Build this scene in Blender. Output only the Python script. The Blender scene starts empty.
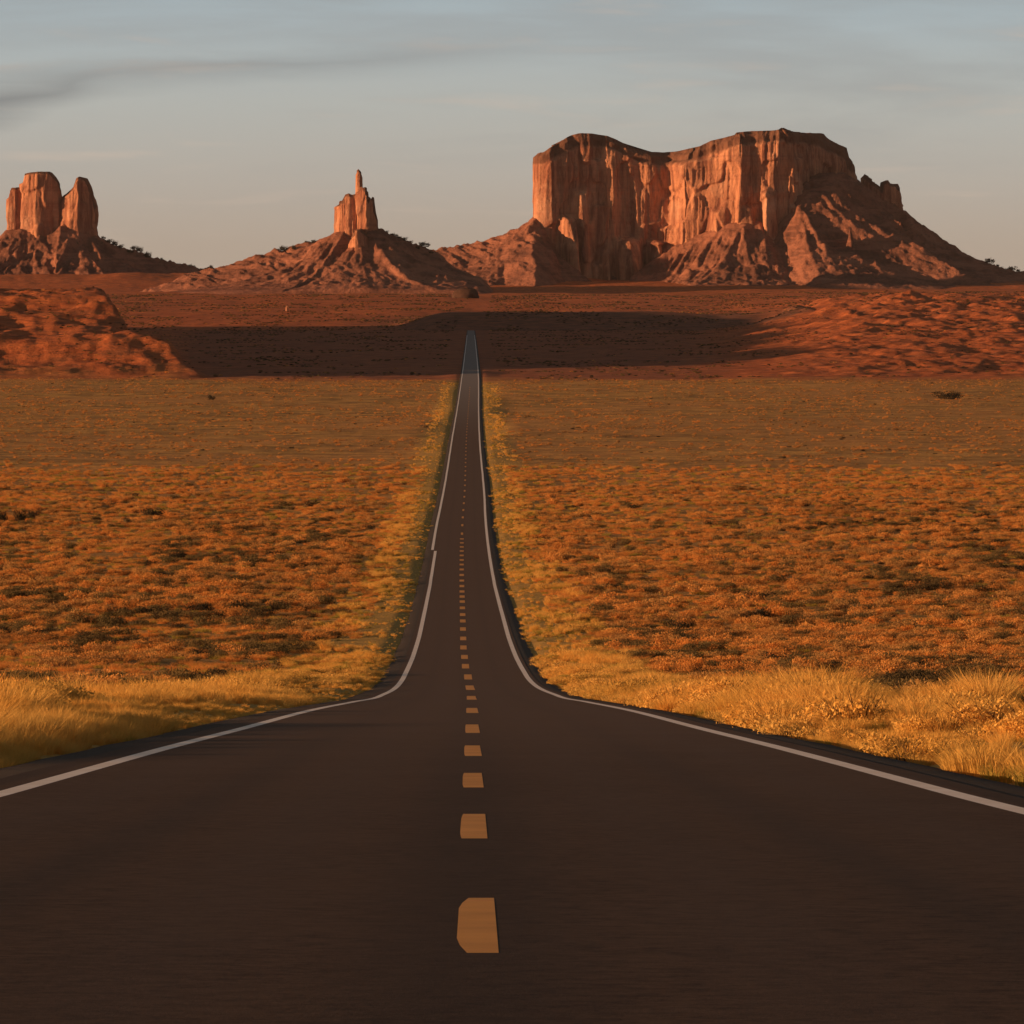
import bpy, math
import numpy as np

# ------------------------------------------------------------------ camera, sky, sun, exposure
S = bpy.context.scene
F = 5800.0            # focal length in pixels of the 1024 px picture (long telephoto)
HZ = 295.0            # picture row of the true horizon
ZC = 0.97             # eye height above the road
cam_d = bpy.data.cameras.new("camera")
cam = bpy.data.objects.new("camera", cam_d)
S.collection.objects.link(cam)
S.camera = cam
cam_d.sensor_width = 36.0
cam_d.lens = 36.0 * F / 1024.0
cam_d.shift_y = -(512.0 - HZ) / 1024.0
cam_d.clip_start = 1.0
cam_d.clip_end = 120000.0
HAZE = 0.35e-5
cam.location = (0, 0, ZC)
cam.rotation_euler = (math.radians(90), 0, 0)

SUN_EL = math.radians(6.2)
SUN_PHI = math.radians(17.0)      # how far behind the camera's left the sun stands
to_sun = np.array([-math.cos(SUN_EL) * math.cos(SUN_PHI), -math.cos(SUN_EL) * math.sin(SUN_PHI), math.sin(SUN_EL)])
sd = bpy.data.lights.new("sun", 'SUN')
sd.energy = 5.0
sd.angle = math.radians(0.6)
sd.color = (1.0, 0.56, 0.29)
sun = bpy.data.objects.new("sun", sd)
S.collection.objects.link(sun)
from mathutils import Vector
sun.rotation_euler = Vector((-to_sun[0], -to_sun[1], -to_sun[2])).to_track_quat('-Z', 'Y').to_euler()
sun.location = (-100, -50, 60)

W = bpy.data.worlds.new("World")
S.world = W
W.use_nodes = True
S.view_settings.view_transform = 'Standard'
S.view_settings.look = 'None'
S.view_settings.exposure = 0.4
S.view_settings.gamma = 1.0
S.render.film_transparent = False


class NT:
    """tiny helper to write node trees"""
    def __init__(s, tree):
        s.t = tree; s.n = tree.nodes; s.l = tree.links
    def new(s, typ, **kw):
        n = s.n.new(typ)
        for k, v in kw.items():
            setattr(n, k, v)
        return n
    def put(s, sock, v):
        if hasattr(v, 'is_output') or isinstance(v, bpy.types.NodeSocket):
            s.l.new(v, sock)
        else:
            sock.default_value = v
    def math(s, op, a, b=0.0, c=None, clamp=False):
        n = s.new('ShaderNodeMath', operation=op, use_clamp=clamp)
        s.put(n.inputs[0], a); s.put(n.inputs[1], b)
        if c is not None: s.put(n.inputs[2], c)
        return n.outputs[0]
    def mr(s, v, a, b, c=0.0, d=1.0, smooth=True):
        n = s.new('ShaderNodeMapRange', interpolation_type='SMOOTHSTEP' if smooth else 'LINEAR')
        n.clamp = True
        s.put(n.inputs[0], v); s.put(n.inputs[1], a); s.put(n.inputs[2], b); s.put(n.inputs[3], c); s.put(n.inputs[4], d)
        return n.outputs[0]
    def mix(s, f, a, b, blend='MIX'):
        n = s.new('ShaderNodeMix', data_type='RGBA', blend_type=blend)
        s.put(n.inputs[0], f)
        for i, v in ((6, a), (7, b)):
            if isinstance(v, (tuple, list)): v = (v[0], v[1], v[2], 1.0)
            s.put(n.inputs[i], v)
        return n.outputs[2]
    def noise(s, vec, scale, detail=4, rough=0.55, dist=0.0):
        n = s.new('ShaderNodeTexNoise')
        s.put(n.inputs['Vector'], vec)
        n.inputs['Scale'].default_value = scale; n.inputs['Detail'].default_value = detail
        n.inputs['Roughness'].default_value = rough; n.inputs['Distortion'].default_value = dist
        return n.outputs[0]
    def map(s, vec, scale=(1, 1, 1), loc=(0, 0, 0)):
        n = s.new('ShaderNodeMapping')
        s.put(n.inputs[0], vec); n.inputs['Scale'].default_value = scale; n.inputs['Location'].default_value = loc
        return n.outputs[0]


def build_world():
    t = NT(W.node_tree)
    t.n.clear()
    out = t.new('ShaderNodeOutputWorld')
    bg = t.new('ShaderNodeBackground')
    bg.inputs[1].default_value = 0.1
    sky = t.new('ShaderNodeTexSky', sky_type='NISHITA')
    sky.sun_disc = False
    sky.sun_elevation = SUN_EL
    sky.sun_rotation = math.atan2(to_sun[0], to_sun[1])
    sky.altitude = 1600; sky.air_density = 1.0; sky.dust_density = 2.0; sky.ozone_density = 1.5
    tc = t.new('ShaderNodeTexCoord')
    sep = t.new('ShaderNodeSeparateXYZ')
    t.l.new(tc.outputs['Generated'], sep.inputs[0])
    x, y, z = sep.outputs
    hor = t.math('SQRT', t.math('ADD', t.math('MULTIPLY', x, x), t.math('MULTIPLY', y, y)))
    v = t.math('MULTIPLY', t.math('DIVIDE', z, t.math('MAXIMUM', hor, 0.01)), F)        # height above horizon, 0.01 deg units
    u = t.math('MULTIPLY', t.math('ARCTAN2', x, y), F)
    comb = t.new('ShaderNodeCombineXYZ')
    t.l.new(u, comb.inputs[0]); t.l.new(v, comb.inputs[1])
    uv = comb.outputs[0]
    # a high thin veil over the blue: warm and pale low down, cooler higher up
    veil = t.new('ShaderNodeValToRGB')
    t.l.new(t.mr(v, -20, 3000, 0, 1, False), veil.inputs[0])
    cr = veil.color_ramp
    cr.elements[0].position = 0.0; cr.elements[0].color = (3.45, 2.72, 2.2, 1)
    cr.elements[1].position = 1.0; cr.elements[1].color = (0.30, 0.32, 0.36, 1)
    for p, c in ((0.022, (3.42, 2.80, 2.34)), (0.045, (3.5, 3.18, 2.90)), (0.07, (3.45, 3.5, 3.4)), (0.10, (3.0, 3.5, 3.85)), (0.14, (1.9, 2.2, 2.35)), (0.25, (1.1, 1.2, 1.3)), (0.5, (0.5, 0.55, 0.62))):
        e = cr.elements.new(p); e.color = (*c, 1)
    col = t.mix(0.86, sky.outputs[0], veil.outputs[0])
    # broad soft streaks of cirrus, nearly level
    n1 = t.noise(t.map(uv, (0.0016, 0.011, 1), (3.1, 1.7, 0)), 1.0, 5, 0.55, 0.6)
    n2 = t.noise(t.map(uv, (0.004, 0.035, 1), (9.1, 4.7, 0)), 1.0, 4, 0.55, 0.4)
    s1 = t.mr(t.math('ADD', t.math('MULTIPLY', n1, 0.75), t.math('MULTIPLY', n2, 0.25)), 0.42, 0.64)
    up = t.mr(v, 60, 200)
    col = t.mix(t.math('MULTIPLY', t.math('MULTIPLY', s1, up), 0.45), col, (2.35, 2.4, 2.35))
    s2 = t.mr(n2, 0.55, 0.75)
    col = t.mix(t.math('MULTIPLY', s2, 0.26), col, (5.2, 3.9, 3.0))
    # the one long grey streak that rises to the right
    wob = t.math('MULTIPLY', t.math('SUBTRACT', n2, 0.5), 34)
    line = t.math('ADD', t.math('ADD', t.math('MULTIPLY_ADD', u, 0.062, 243.0), wob), t.mr(u, -540, -400, -20, 0))
    dd = t.math('ABSOLUTE', t.math('SUBTRACT', v, line))
    wd = t.mr(u, -540, -380, 36, 20)
    st = t.math('MULTIPLY', t.math('SUBTRACT', 1.0, t.math('DIVIDE', dd, wd), clamp=True), t.mr(u, -250, 80, 1, 0))
    st = t.math('MULTIPLY', t.math('MULTIPLY', st, t.mr(u, -1100, -600)), t.mr(u, -512, -380, 0.95, 0.55))
    col = t.mix(t.math('MULTIPLY', t.math('POWER', st, 1.2), 0.85), col, (1.55, 1.6, 1.6))
    t.l.new(col, bg.inputs[0])
    t.l.new(bg.outputs[0], out.inputs[0])


build_world()

# ------------------------------------------------------------------ numpy helpers
rng = np.random.default_rng(7)


def _h(ix, iy, seed):
    a = (ix.astype(np.int64) * 374761393 + iy.astype(np.int64) * 668265263 + int(seed) * 2147483647) & 0xffffffff
    a = ((a ^ (a >> 13)) * 1274126177) & 0xffffffff
    a = ((a ^ (a >> 16)) * 2246822519) & 0xffffffff
    return ((a ^ (a >> 15)) & 0xffffff) / float(0xffffff)


def vn(x, y, seed=0):
    x = np.asarray(x, float); y = np.asarray(y, float)
    x, y = np.broadcast_arrays(x, y)
    ix = np.floor(x); iy = np.floor(y); fx = x - ix; fy = y - iy
    fx = fx * fx * (3 - 2 * fx); fy = fy * fy * (3 - 2 * fy)
    a = _h(ix, iy, seed); b = _h(ix + 1, iy, seed); c = _h(ix, iy + 1, seed); d = _h(ix + 1, iy + 1, seed)
    return (a * (1 - fx) + b * fx) * (1 - fy) + (c * (1 - fx) + d * fx) * fy


def fbm(x, y, oct=4, seed=0, gain=0.5):
    r = 0; a = 1; tot = 0
    for o in range(oct):
        r = r + a * vn(x * 2.03 ** o + 17.3 * o, y * 2.03 ** o - 9.1 * o, seed + o); tot += a; a *= gain
    return r / tot


def ridged(x, y, oct=4, seed=0, gain=0.55):
    r = 0; a = 1; tot = 0
    for o in range(oct):
        r = r + a * (1 - np.abs(2 * vn(x * 2.07 ** o + 7.3 * o, y * 2.07 ** o + 3.1 * o, seed + o) - 1)); tot += a; a *= gain
    return r / tot


def sst(x, a, b):
    t = np.clip((np.asarray(x, float) - a) / (b - a), 0, 1)
    return t * t * (3 - 2 * t)


def make_mesh(name, verts, faces, mats=(), smooth=False, mat_idx=None, attrs=None):
    me = bpy.data.meshes.new(name)
    verts = np.asarray(verts, np.float32); faces = np.asarray(faces, np.int32)
    k = faces.shape[1]
    me.vertices.add(len(verts)); me.vertices.foreach_set('co', verts.ravel())
    me.loops.add(faces.size); me.loops.foreach_set('vertex_index', faces.ravel())
    me.polygons.add(len(faces))
    me.polygons.foreach_set('loop_start', np.arange(0, faces.size, k, dtype=np.int32))
    if smooth: me.polygons.foreach_set('use_smooth', np.ones(len(faces), bool))
    for m in mats: me.materials.append(m)
    if mat_idx is not None: me.polygons.foreach_set('material_index', np.asarray(mat_idx, np.int32))
    for an, av in (attrs or {}).items():
        at = me.attributes.new(an, 'FLOAT', 'POINT'); at.data.foreach_set('value', np.asarray(av, np.float32).ravel())
    me.update(calc_edges=True)
    me.validate()
    return me


def grid_faces(nr, nc, closed=False):
    i = np.arange(nr - 1)[:, None]; j = np.arange(nc if closed else nc - 1)[None, :]
    j2 = (j + 1) % nc
    return np.stack([i * nc + j, i * nc + j2, (i + 1) * nc + j2, (i + 1) * nc + j], -1).reshape(-1, 4)


def link(name, me, parent=None, loc=None):
    o = bpy.data.objects.new(name, me)
    S.collection.objects.link(o)
    if parent: o.parent = parent
    if loc is not None: o.location = loc
    return o


def tag(o, label=None, cat=None, group=None, kind=None):
    if label: o['label'] = label
    if cat: o['category'] = cat
    if group: o['group'] = group
    if kind: o['kind'] = kind
    return o


# ------------------------------------------------------------------ materials
def mat(name, rough=0.95, spec=0.1):
    m = bpy.data.materials.new(name)
    m.use_nodes = True
    t = NT(m.node_tree)
    b = t.n['Principled BSDF']
    b.inputs['Roughness'].default_value = rough
    b.inputs['Specular IOR Level'].default_value = spec
    return m, t, b


def m_ground():
    m, t, b = mat("desert_ground")
    pos = t.new('ShaderNodeNewGeometry').outputs['Position']
    red = t.new('ShaderNodeAttribute', attribute_name='red').outputs['Fac']
    band = t.new('ShaderNodeAttribute', attribute_name='verge').outputs['Fac']
    n_big = t.noise(pos, 0.012, 5, 0.6)
    n_mid = t.noise(pos, 0.07, 6, 0.65)
    n_fine = t.noise(pos, 0.9, 6, 0.7)
    n_vf = t.noise(pos, 14.0, 4, 0.7)
    plain = t.mix(t.mr(n_mid, 0.38, 0.62), (0.34, 0.18, 0.05), (0.70, 0.36, 0.09))
    plain = t.mix(t.mr(n_big, 0.4, 0.62, 0, 0.55), plain, (0.62, 0.28, 0.08))
    plain = t.mix(t.mr(n_fine, 0.45, 0.7, 0, 0.6), plain, (0.14, 0.085, 0.03))
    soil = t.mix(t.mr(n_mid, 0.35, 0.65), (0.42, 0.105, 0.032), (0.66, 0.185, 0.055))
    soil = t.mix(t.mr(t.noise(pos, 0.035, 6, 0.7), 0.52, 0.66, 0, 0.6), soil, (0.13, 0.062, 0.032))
    shade_fac = t.new('ShaderNodeAttribute', attribute_name='painted_shade').outputs['Fac']
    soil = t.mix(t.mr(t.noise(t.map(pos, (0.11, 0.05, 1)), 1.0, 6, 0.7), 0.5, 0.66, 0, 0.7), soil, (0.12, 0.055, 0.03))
    soil = t.mix(shade_fac, soil, t.mix(t.mr(n_mid, 0.35, 0.65), (0.13, 0.062, 0.036), (0.30, 0.115, 0.058)))  # valley shade mixed into the soil colour
    verge = t.mix(t.mr(n_fine, 0.3, 0.7), (0.42, 0.25, 0.06), (0.66, 0.40, 0.10))
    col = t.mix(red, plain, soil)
    col = t.mix(t.math('MULTIPLY', band, 0.85), col, verge)
    col = t.mix(t.mr(n_vf, 0.3, 0.8, 0, 0.35), col, (0.10, 0.05, 0.025))
    t.l.new(col, b.inputs['Base Color'])
    bp = t.new('ShaderNodeBump'); bp.inputs['Strength'].default_value = 0.5; bp.inputs['Distance'].default_value = 1.2
    t.l.new(t.math('ADD', t.noise(pos, 0.5, 7, 0.7), t.math('MULTIPLY', t.noise(pos, 0.06, 6, 0.65), 4.0)), bp.inputs['Height'])
    t.l.new(bp.outputs[0], b.inputs['Normal'])
    return m


def m_rock(name, talus=False):
    m, t, b = mat(name)
    pos = t.new('ShaderNodeNewGeometry').outputs['Position']
    cap = t.new('ShaderNodeAttribute', attribute_name='cap').outputs['Fac']
    vert = t.noise(t.map(pos, (0.06, 0.06, 0.008)), 1.0, 7, 0.65, 0.3)
    strat = t.noise(t.map(pos, (0.002, 0.002, 0.10)), 1.0, 5, 0.6, 0.2)
    blot = t.noise(pos, 0.018, 6, 0.65)
    fine = t.noise(pos, 0.16, 6, 0.7)
    if talus:
        col = t.mix(t.mr(blot, 0.35, 0.65), (0.17, 0.070, 0.045), (0.36, 0.145, 0.085))
        col = t.mix(t.mr(fine, 0.50, 0.72, 0, 0.75), col, (0.075, 0.042, 0.028))
        col = t.mix(t.mr(t.noise(t.map(pos, (0.01, 0.01, 0.09)), 1.0, 4, 0.6), 0.5, 0.62, 0, 0.5), col, (0.42, 0.17, 0.10))
    else:
        col = t.mix(t.mr(vert, 0.33, 0.66), (0.24, 0.088, 0.052), (0.66, 0.30, 0.16))
        col = t.mix(t.mr(strat, 0.48, 0.68, 0, 0.45), col, (0.34, 0.13, 0.078))
        col = t.mix(t.mr(blot, 0.5, 0.72, 0, 0.5), col, (0.70, 0.40, 0.25))
        streak = t.noise(t.map(pos, (0.14, 0.14, 0.006)), 1.0, 5, 0.7)
        col = t.mix(t.mr(streak, 0.55, 0.7, 0, 0.65), col, (0.12, 0.048, 0.032))
        col = t.mix(t.math('MULTIPLY', cap, 0.8), col, (0.14, 0.065, 0.042))
    t.l.new(col, b.inputs['Base Color'])
    bp = t.new('ShaderNodeBump'); bp.inputs['Strength'].default_value = 0.7; bp.inputs['Distance'].default_value = 6.0
    hsrc = t.math('ADD', t.math('MULTIPLY', fine, 1.0), t.math('MULTIPLY', vert, 0.0 if talus else 1.6))
    t.l.new(hsrc, bp.inputs['Height']); t.l.new(bp.outputs[0], b.inputs['Normal'])
    return m


def m_asphalt():
    m, t, b = mat("asphalt", 0.9, 0.1)
    pos = t.new('ShaderNodeNewGeometry').outputs['Position']
    lat = t.new('ShaderNodeAttribute', attribute_name='lateral').outputs['Fac']
    n1 = t.noise(t.map(pos, (0.9, 0.05, 1)), 1.0, 5, 0.6)
    n2 = t.noise(pos, 30.0, 4, 0.8)
    n3 = t.noise(pos, 0.35, 5, 0.6)
    col = t.mix(t.mr(n1, 0.35, 0.65), (0.056, 0.026, 0.011), (0.072, 0.036, 0.018))
    col = t.mix(t.mr(n3, 0.35, 0.7, 0, 0.4), col, (0.070, 0.040, 0.024))
    col = t.mix(t.mr(n2, 0.35, 0.8, 0, 0.5), col, (0.09, 0.055, 0.036))
    # wheel paths worn a little paler, the oil strip down the middle of each lane and the joint darker
    al = t.math('ABSOLUTE', lat)
    gr = t.noise(pos, 7.0, 7, 0.85)
    col = t.mix(t.mr(gr, 0.42, 0.62, 0, 0.75), col, (0.115, 0.065, 0.036))
    col = t.mix(t.mr(gr, 0.5, 0.36, 0, 0.5), col, (0.022, 0.011, 0.006))
    mot = t.noise(t.map(pos, (0.5, 0.12, 1)), 1.0, 4, 0.6)
    col = t.mix(t.mr(mot, 0.45, 0.65, 0, 0.35), col, (0.10, 0.055, 0.03))
    wheel = t.math('ADD', t.mr(t.math('ABSOLUTE', t.math('SUBTRACT', al, 1.0)), 0.0, 0.5, 1, 0), t.mr(t.math('ABSOLUTE', t.math('SUBTRACT', al, 2.7)), 0.0, 0.5, 1, 0))
    col = t.mix(t.math('MULTIPLY', wheel, 0.30), col, (0.088, 0.056, 0.040))
    oil = t.mr(t.math('ABSOLUTE', t.math('SUBTRACT', al, 1.85)), 0.0, 0.4, 1, 0)
    col = t.mix(t.math('MULTIPLY', oil, 0.35), col, (0.03, 0.022, 0.018))
    seam = t.mr(al, 0.05, 0.6, 1, 0)
    col = t.mix(t.math('MULTIPLY', seam, 0.45), col, (0.028, 0.018, 0.013))
    edge = t.mr(al, 3.7, 3.82, 0, 0.6)
    col = t.mix(edge, col, (0.03, 0.020, 0.014))
    sepp = t.new('ShaderNodeSeparateXYZ'); t.l.new(pos, sepp.inputs[0])
    col = t.mix(t.mr(t.math('ADD', sepp.outputs[1], t.math('MULTIPLY', n3, 30)), 30, 120, 0, 0.62), col, (0.15, 0.088, 0.056))      # darker near the camera, paler further on
    col = t.mix(t.mr(sepp.outputs[1], 1500, 2700, 0, 0.9), col, (0.24, 0.20, 0.175))      # paler and greyer far down the road
    t.l.new(col, b.inputs['Base Color'])
    bp = t.new('ShaderNodeBump'); bp.inputs['Strength'].default_value = 0.35; bp.inputs['Distance'].default_value = 0.01
    t.l.new(n2, bp.inputs['Height']); t.l.new(bp.outputs[0], b.inputs['Normal'])
    return m


def m_paint(name, c1, c2, worn):
    m, t, b = mat(name, 0.7, 0.3)
    pos = t.new('ShaderNodeNewGeometry').outputs['Position']
    n = t.noise(pos, 28.0, 6, 0.8)
    g = t.noise(pos, 1.1, 4, 0.6)
    col = t.mix(t.mr(g, 0.35, 0.7), c1, c2)
    col = t.mix(t.mr(n, 0.56, 0.74, 0, worn), col, (0.07, 0.05, 0.04))
    t.l.new(col, b.inputs['Base Color'])
    return m


def m_gravel():
    m, t, b = mat("gravel")
    pos = t.new('ShaderNodeNewGeometry').outputs['Position']
    n = t.noise(pos, 22.0, 5, 0.8)
    g = t.noise(pos, 1.5, 4, 0.6)
    col = t.mix(t.mr(n, 0.3, 0.75), (0.05, 0.04, 0.032), (0.15, 0.115, 0.09))
    col = t.mix(t.mr(g, 0.45, 0.7, 0, 0.45), col, (0.10, 0.055, 0.028))
    t.l.new(col, b.inputs['Base Color'])
    bp = t.new('ShaderNodeBump'); bp.inputs['Strength'].default_value = 0.8; bp.inputs['Distance'].default_value = 0.03
    t.l.new(n, bp.inputs['Height']); t.l.new(bp.outputs[0], b.inputs['Normal'])
    return m


def m_leaf(name, c1, c2, c3):
    """dry foliage: colour differs from plant to plant and from patch to patch of the land; lets some light through"""
    m, t, b = mat(name, 0.9, 0.1)
    info = t.new('ShaderNodeObjectInfo').outputs['Random']
    locn = t.new('ShaderNodeNewGeometry').outputs['Position']
    patch = t.noise(locn, 0.03, 4, 0.6)
    fine = t.noise(locn, 3.0, 3, 0.6)
    col = t.mix(info, c1, c2)
    col = t.mix(t.mr(patch, 0.46, 0.66, 0, 0.8), col, c3)
    col = t.mix(t.mr(fine, 0.35, 0.75, 0, 0.35), col, tuple(0.55 * c for c in c3))
    t.l.new(col, b.inputs['Base Color'])
    tr = t.new('ShaderNodeBsdfTranslucent'); t.l.new(col, tr.inputs[0])
    ms = t.new('ShaderNodeMixShader'); ms.inputs[0].default_value = 0.3
    t.l.new(b.outputs[0], ms.inputs[1]); t.l.new(tr.outputs[0], ms.inputs[2])
    t.l.new(ms.outputs[0], t.n['Material Output'].inputs[0])
    return m


def m_darkrock():
    m, t, b = mat('dark_rock')
    pos = t.new('ShaderNodeNewGeometry').outputs['Position']
    t.l.new(t.mix(t.noise(pos, 0.3, 5, 0.7), (0.03, 0.018, 0.014), (0.14, 0.07, 0.045)), b.inputs['Base Color'])
    return m


M = dict(darkrock=m_darkrock(), ground=m_ground(), rock=m_rock("sandstone"), talus=m_rock("scree", True), asphalt=m_asphalt(), gravel=m_gravel(),
         white=m_paint("white_road_paint", (0.86, 0.72, 0.60), (0.95, 0.83, 0.73), 0.3),
         yellow=m_paint("yellow_road_paint", (0.64, 0.26, 0.026), (0.78, 0.33, 0.045), 0.35),
         straw=m_leaf("straw_grass", (0.82, 0.42, 0.085), (0.90, 0.55, 0.15), (0.66, 0.40, 0.09)),
         green=m_leaf("green_grass", (0.42, 0.31, 0.06), (0.56, 0.38, 0.08), (0.30, 0.25, 0.05)),
         rust=m_leaf("rust_brush", (0.74, 0.28, 0.06), (0.82, 0.40, 0.11), (0.50, 0.22, 0.06)),
         tan=m_leaf("tan_brush", (0.50, 0.27, 0.09), (0.62, 0.33, 0.10), (0.40, 0.20, 0.07)),
         olive=m_leaf("olive_brush", (0.16, 0.115, 0.045), (0.24, 0.16, 0.06), (0.12, 0.08, 0.035)),
         dark=m_leaf("dark_brush", (0.035, 0.030, 0.018), (0.055, 0.045, 0.025), (0.03, 0.025, 0.015)),
         twig=m_leaf("twigs", (0.10, 0.06, 0.035), (0.14, 0.085, 0.05), (0.08, 0.05, 0.03)))

# ------------------------------------------------------------------ the lie of the land
PD = np.array([-400, 0, 44.5, 66, 86.5, 126, 176, 232, 342, 480, 733, 879, 1060, 1564, 2008, 2531, 3600, 4600, 5150, 5300, 5480, 6200, 7200, 8300, 9500, 14000, 30000], float)
PZ = np.array([16, -0.97, -3.80, -5.17, -6.50, -9.04, -12.35, -16.04, -22.4, -27.7, -33.5, -35.0, -36.4, -39.4, -40.2, -37.6, -34.6, -32.6, -31.6, -33.0, -38, -26, -10.5, 0.5, 5.5, 5, 5], float)
CY = np.array([792, 749, 711, 696, 675, 630, 560, 520, 485, 446, 415, 378, 350, 330], float)
CDIST = np.array([44.5, 66, 126, 232, 342, 480, 733, 879, 1060, 1564, 2008, 2531, 3600, 5150], float)
CP = np.array([471, 469, 468, 468, 464.5, 463, 461.7, 462.3, 464.5, 466.3, 468.2, 470.3, 471, 471], float)


def pchip(x, y, xq):
    h = np.diff(x); d = np.diff(y) / h
    m = np.zeros_like(y)
    m[0] = d[0]; m[-1] = d[-1]
    for i in range(1, len(x) - 1):
        if d[i - 1] * d[i] > 0:
            w1 = 2 * h[i] + h[i - 1]; w2 = h[i] + 2 * h[i - 1]
            m[i] = (w1 + w2) / (w1 / d[i - 1] + w2 / d[i])
    xq = np.clip(xq, x[0], x[-1])
    k = np.clip(np.searchsorted(x, xq, side='right') - 1, 0, len(x) - 2)
    t = (xq - x[k]) / h[k]
    return ((1 + 2 * t) * (1 - t) ** 2 * y[k] + t * (1 - t) ** 2 * h[k] * m[k] + t * t * (3 - 2 * t) * y[k + 1] + t * t * (t - 1) * h[k] * m[k + 1])


def prof(Y): return pchip(PD, PZ, np.asarray(Y, float)) + ZC


_cx = (CP - 512) / F * CDIST
_CDX = np.concatenate([[-400, 0], CDIST, [6000]]); _CXX = np.concatenate([[2.6, -0.02], _cx, [_cx[-1] - 6]])


def cenx(Y): return pchip(_CDX, _CXX, np.asarray(Y, float))


def row_of(Y): return HZ - (prof(Y) - ZC) * F / Y


_dd = np.geomspace(12, 5100, 6000); _rr = row_of(_dd)


def dist_of(py):
    """distance along the road whose surface shows on picture row py"""
    return float(np.interp(-py, -_rr, _dd))


def terrain(X, Y):
    X = np.asarray(X, float); Y = np.asarray(Y, float)
    base = prof(Y)
    a = X - cenx(Y)
    off = sst(np.abs(a), 5.0, 16.0)
    p = 512 + F * X / np.maximum(Y, 40)
    z = base.copy()
    z = z + off * ((fbm(X / 9, Y / 9, 3, 11) - 0.5) * 0.45 + (fbm(X / 55, Y / 70, 3, 12) - 0.5) * 1.3 * sst(Y, 150, 500))
    z = z + off * (fbm(X / 180, Y / 260, 3, 13) - 0.5) * 2.2 * sst(Y, 500, 1200) * (1 - sst(Y, 2500, 3000))
    z = z - (0.13 + 0.00006 * np.clip(Y, 0, 5300)) * (1 - sst(np.abs(a), 4.6, 6.4)) * (Y < 5400)
    # left red hill: low front lobe and a higher shelf behind it
    gul = ridged(X / 38 + 3, Y / 60, 4, 31)
    gul2 = ridged(X / 13 + 3, Y / 30, 4, 35)
    pj = p + 18 * (fbm(X / 40, Y / 40, 3, 33) - 0.5)
    sr = np.clip((Y + 60 * (fbm(X / 60, Y / 60, 3, 32) - 0.5) - 2550) / 430.0, 0, 1)
    cut = np.interp(sr, [0, 0.06, 0.18, 0.34, 0.42, 0.5, 0.8, 1], [178, 204, 194, 172, 150, 122, 128, 112])
    back = 1 - sst(Y, 3000, 3350)
    bank = 38.0 * (0.55 * sr + 0.45 * sst(sr, 0.0, 0.42) * 0.5 + 0.225 * sst(sr, 0.5, 1.0)) * back * (1 - sst(pj, cut - 10, cut + 12))
    bank = bank + back * sst(sr, 0.02, 0.12) * (1 - sst(pj, cut - 16, cut)) * (4.5 * (gul - 0.6) + 2.2 * (ridged(X / 17 + 0.4 * Y / 17, Y / 90, 4, 39) - 0.55) + 2.0 * (fbm(X / 8, Y / 14, 3, 37) - 0.5))
    lobe = shelf = np.maximum(bank, 0)
    # unseen high ground added left of the frame, shaped to shade the valley
    big = (82.0 + 0.0125 * (Y - 3000)) * sst(Y, 2830, 2960) * (1 - sst(Y, 5550, 5950)) * sst(-X, 390 + 0.05 * (Y - 3000), 520 + 0.05 * (Y - 3000)) * (0.88 + 0.24 * fbm(X / 70, Y / 90, 3, 36))
    z = z + np.maximum(np.maximum(lobe, shelf), big)
    # broken red ground rising to the right of the valley
    rr = sst(p + 60 * (fbm(X / 70, Y / 120, 3, 41) - 0.5), 690, 900)
    rise = np.interp(Y, [2500, 2650, 3000, 3600, 4300, 5200, 6200, 7500, 9000], [0, 0.8, 4.0, 10.5, 17.0, 23, 24, 7, 0])
    z = z + rr * rise * (0.66 + 0.5 * ridged(X / 42 + 9, Y / 150, 4, 43)) + rr * sst(Y, 2560, 2900) * (1 - sst(Y, 6500, 8000)) * 3.4 * (ridged(X / 21 + 3, Y / 60, 4, 44) - 0.5)
    z = z + sst(Y, 2540, 2700) * (1 - sst(Y, 5000, 6500)) * (rr + 0.25 + 0.6 * (p < 190)) * (1.8 * (fbm(X / 7, Y / 14, 3, 45) - 0.5) + 2.4 * (fbm(X / 20, Y / 28, 3, 46) - 0.5)) * sst(np.abs(a), 20, 60)
    # two red knolls on it
    z = z + 15 * np.exp(-(((p - 905) / 38) ** 2 + ((Y - 5600) / 230) ** 2)) * (0.7 + 0.5 * gul2) * sst(Y, 4000, 5000)
    z = z + 13 * np.exp(-(((p - 795) / 26) ** 2 + ((Y - 5500) / 230) ** 2)) * (0.7 + 0.5 * gul2) * sst(Y, 4000, 5000)
    # rough ground beyond the far crest
    far = sst(Y, 5400, 6500) * (1 - sst(Y, 12000, 16000))
    z = z + far * (fbm(X / 130, Y / 300, 4, 51) - 0.5) * 7.0
    z = z + 27.0 * np.exp(-((Y - 9500) / 420.0) ** 2) * (0.75 + 0.5 * fbm(X / 90, Y / 160, 4, 53)) * sst(Y, 8300, 8700)
    # the swell that hides the end of the road, its shade partly put into the ground colour
    z = z + 16.0 * sst(p, 385, 450) * (1 - sst(p, 640, 860)) * np.exp(-((Y - 5850) / 210.0) ** 2)
    return z


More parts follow.
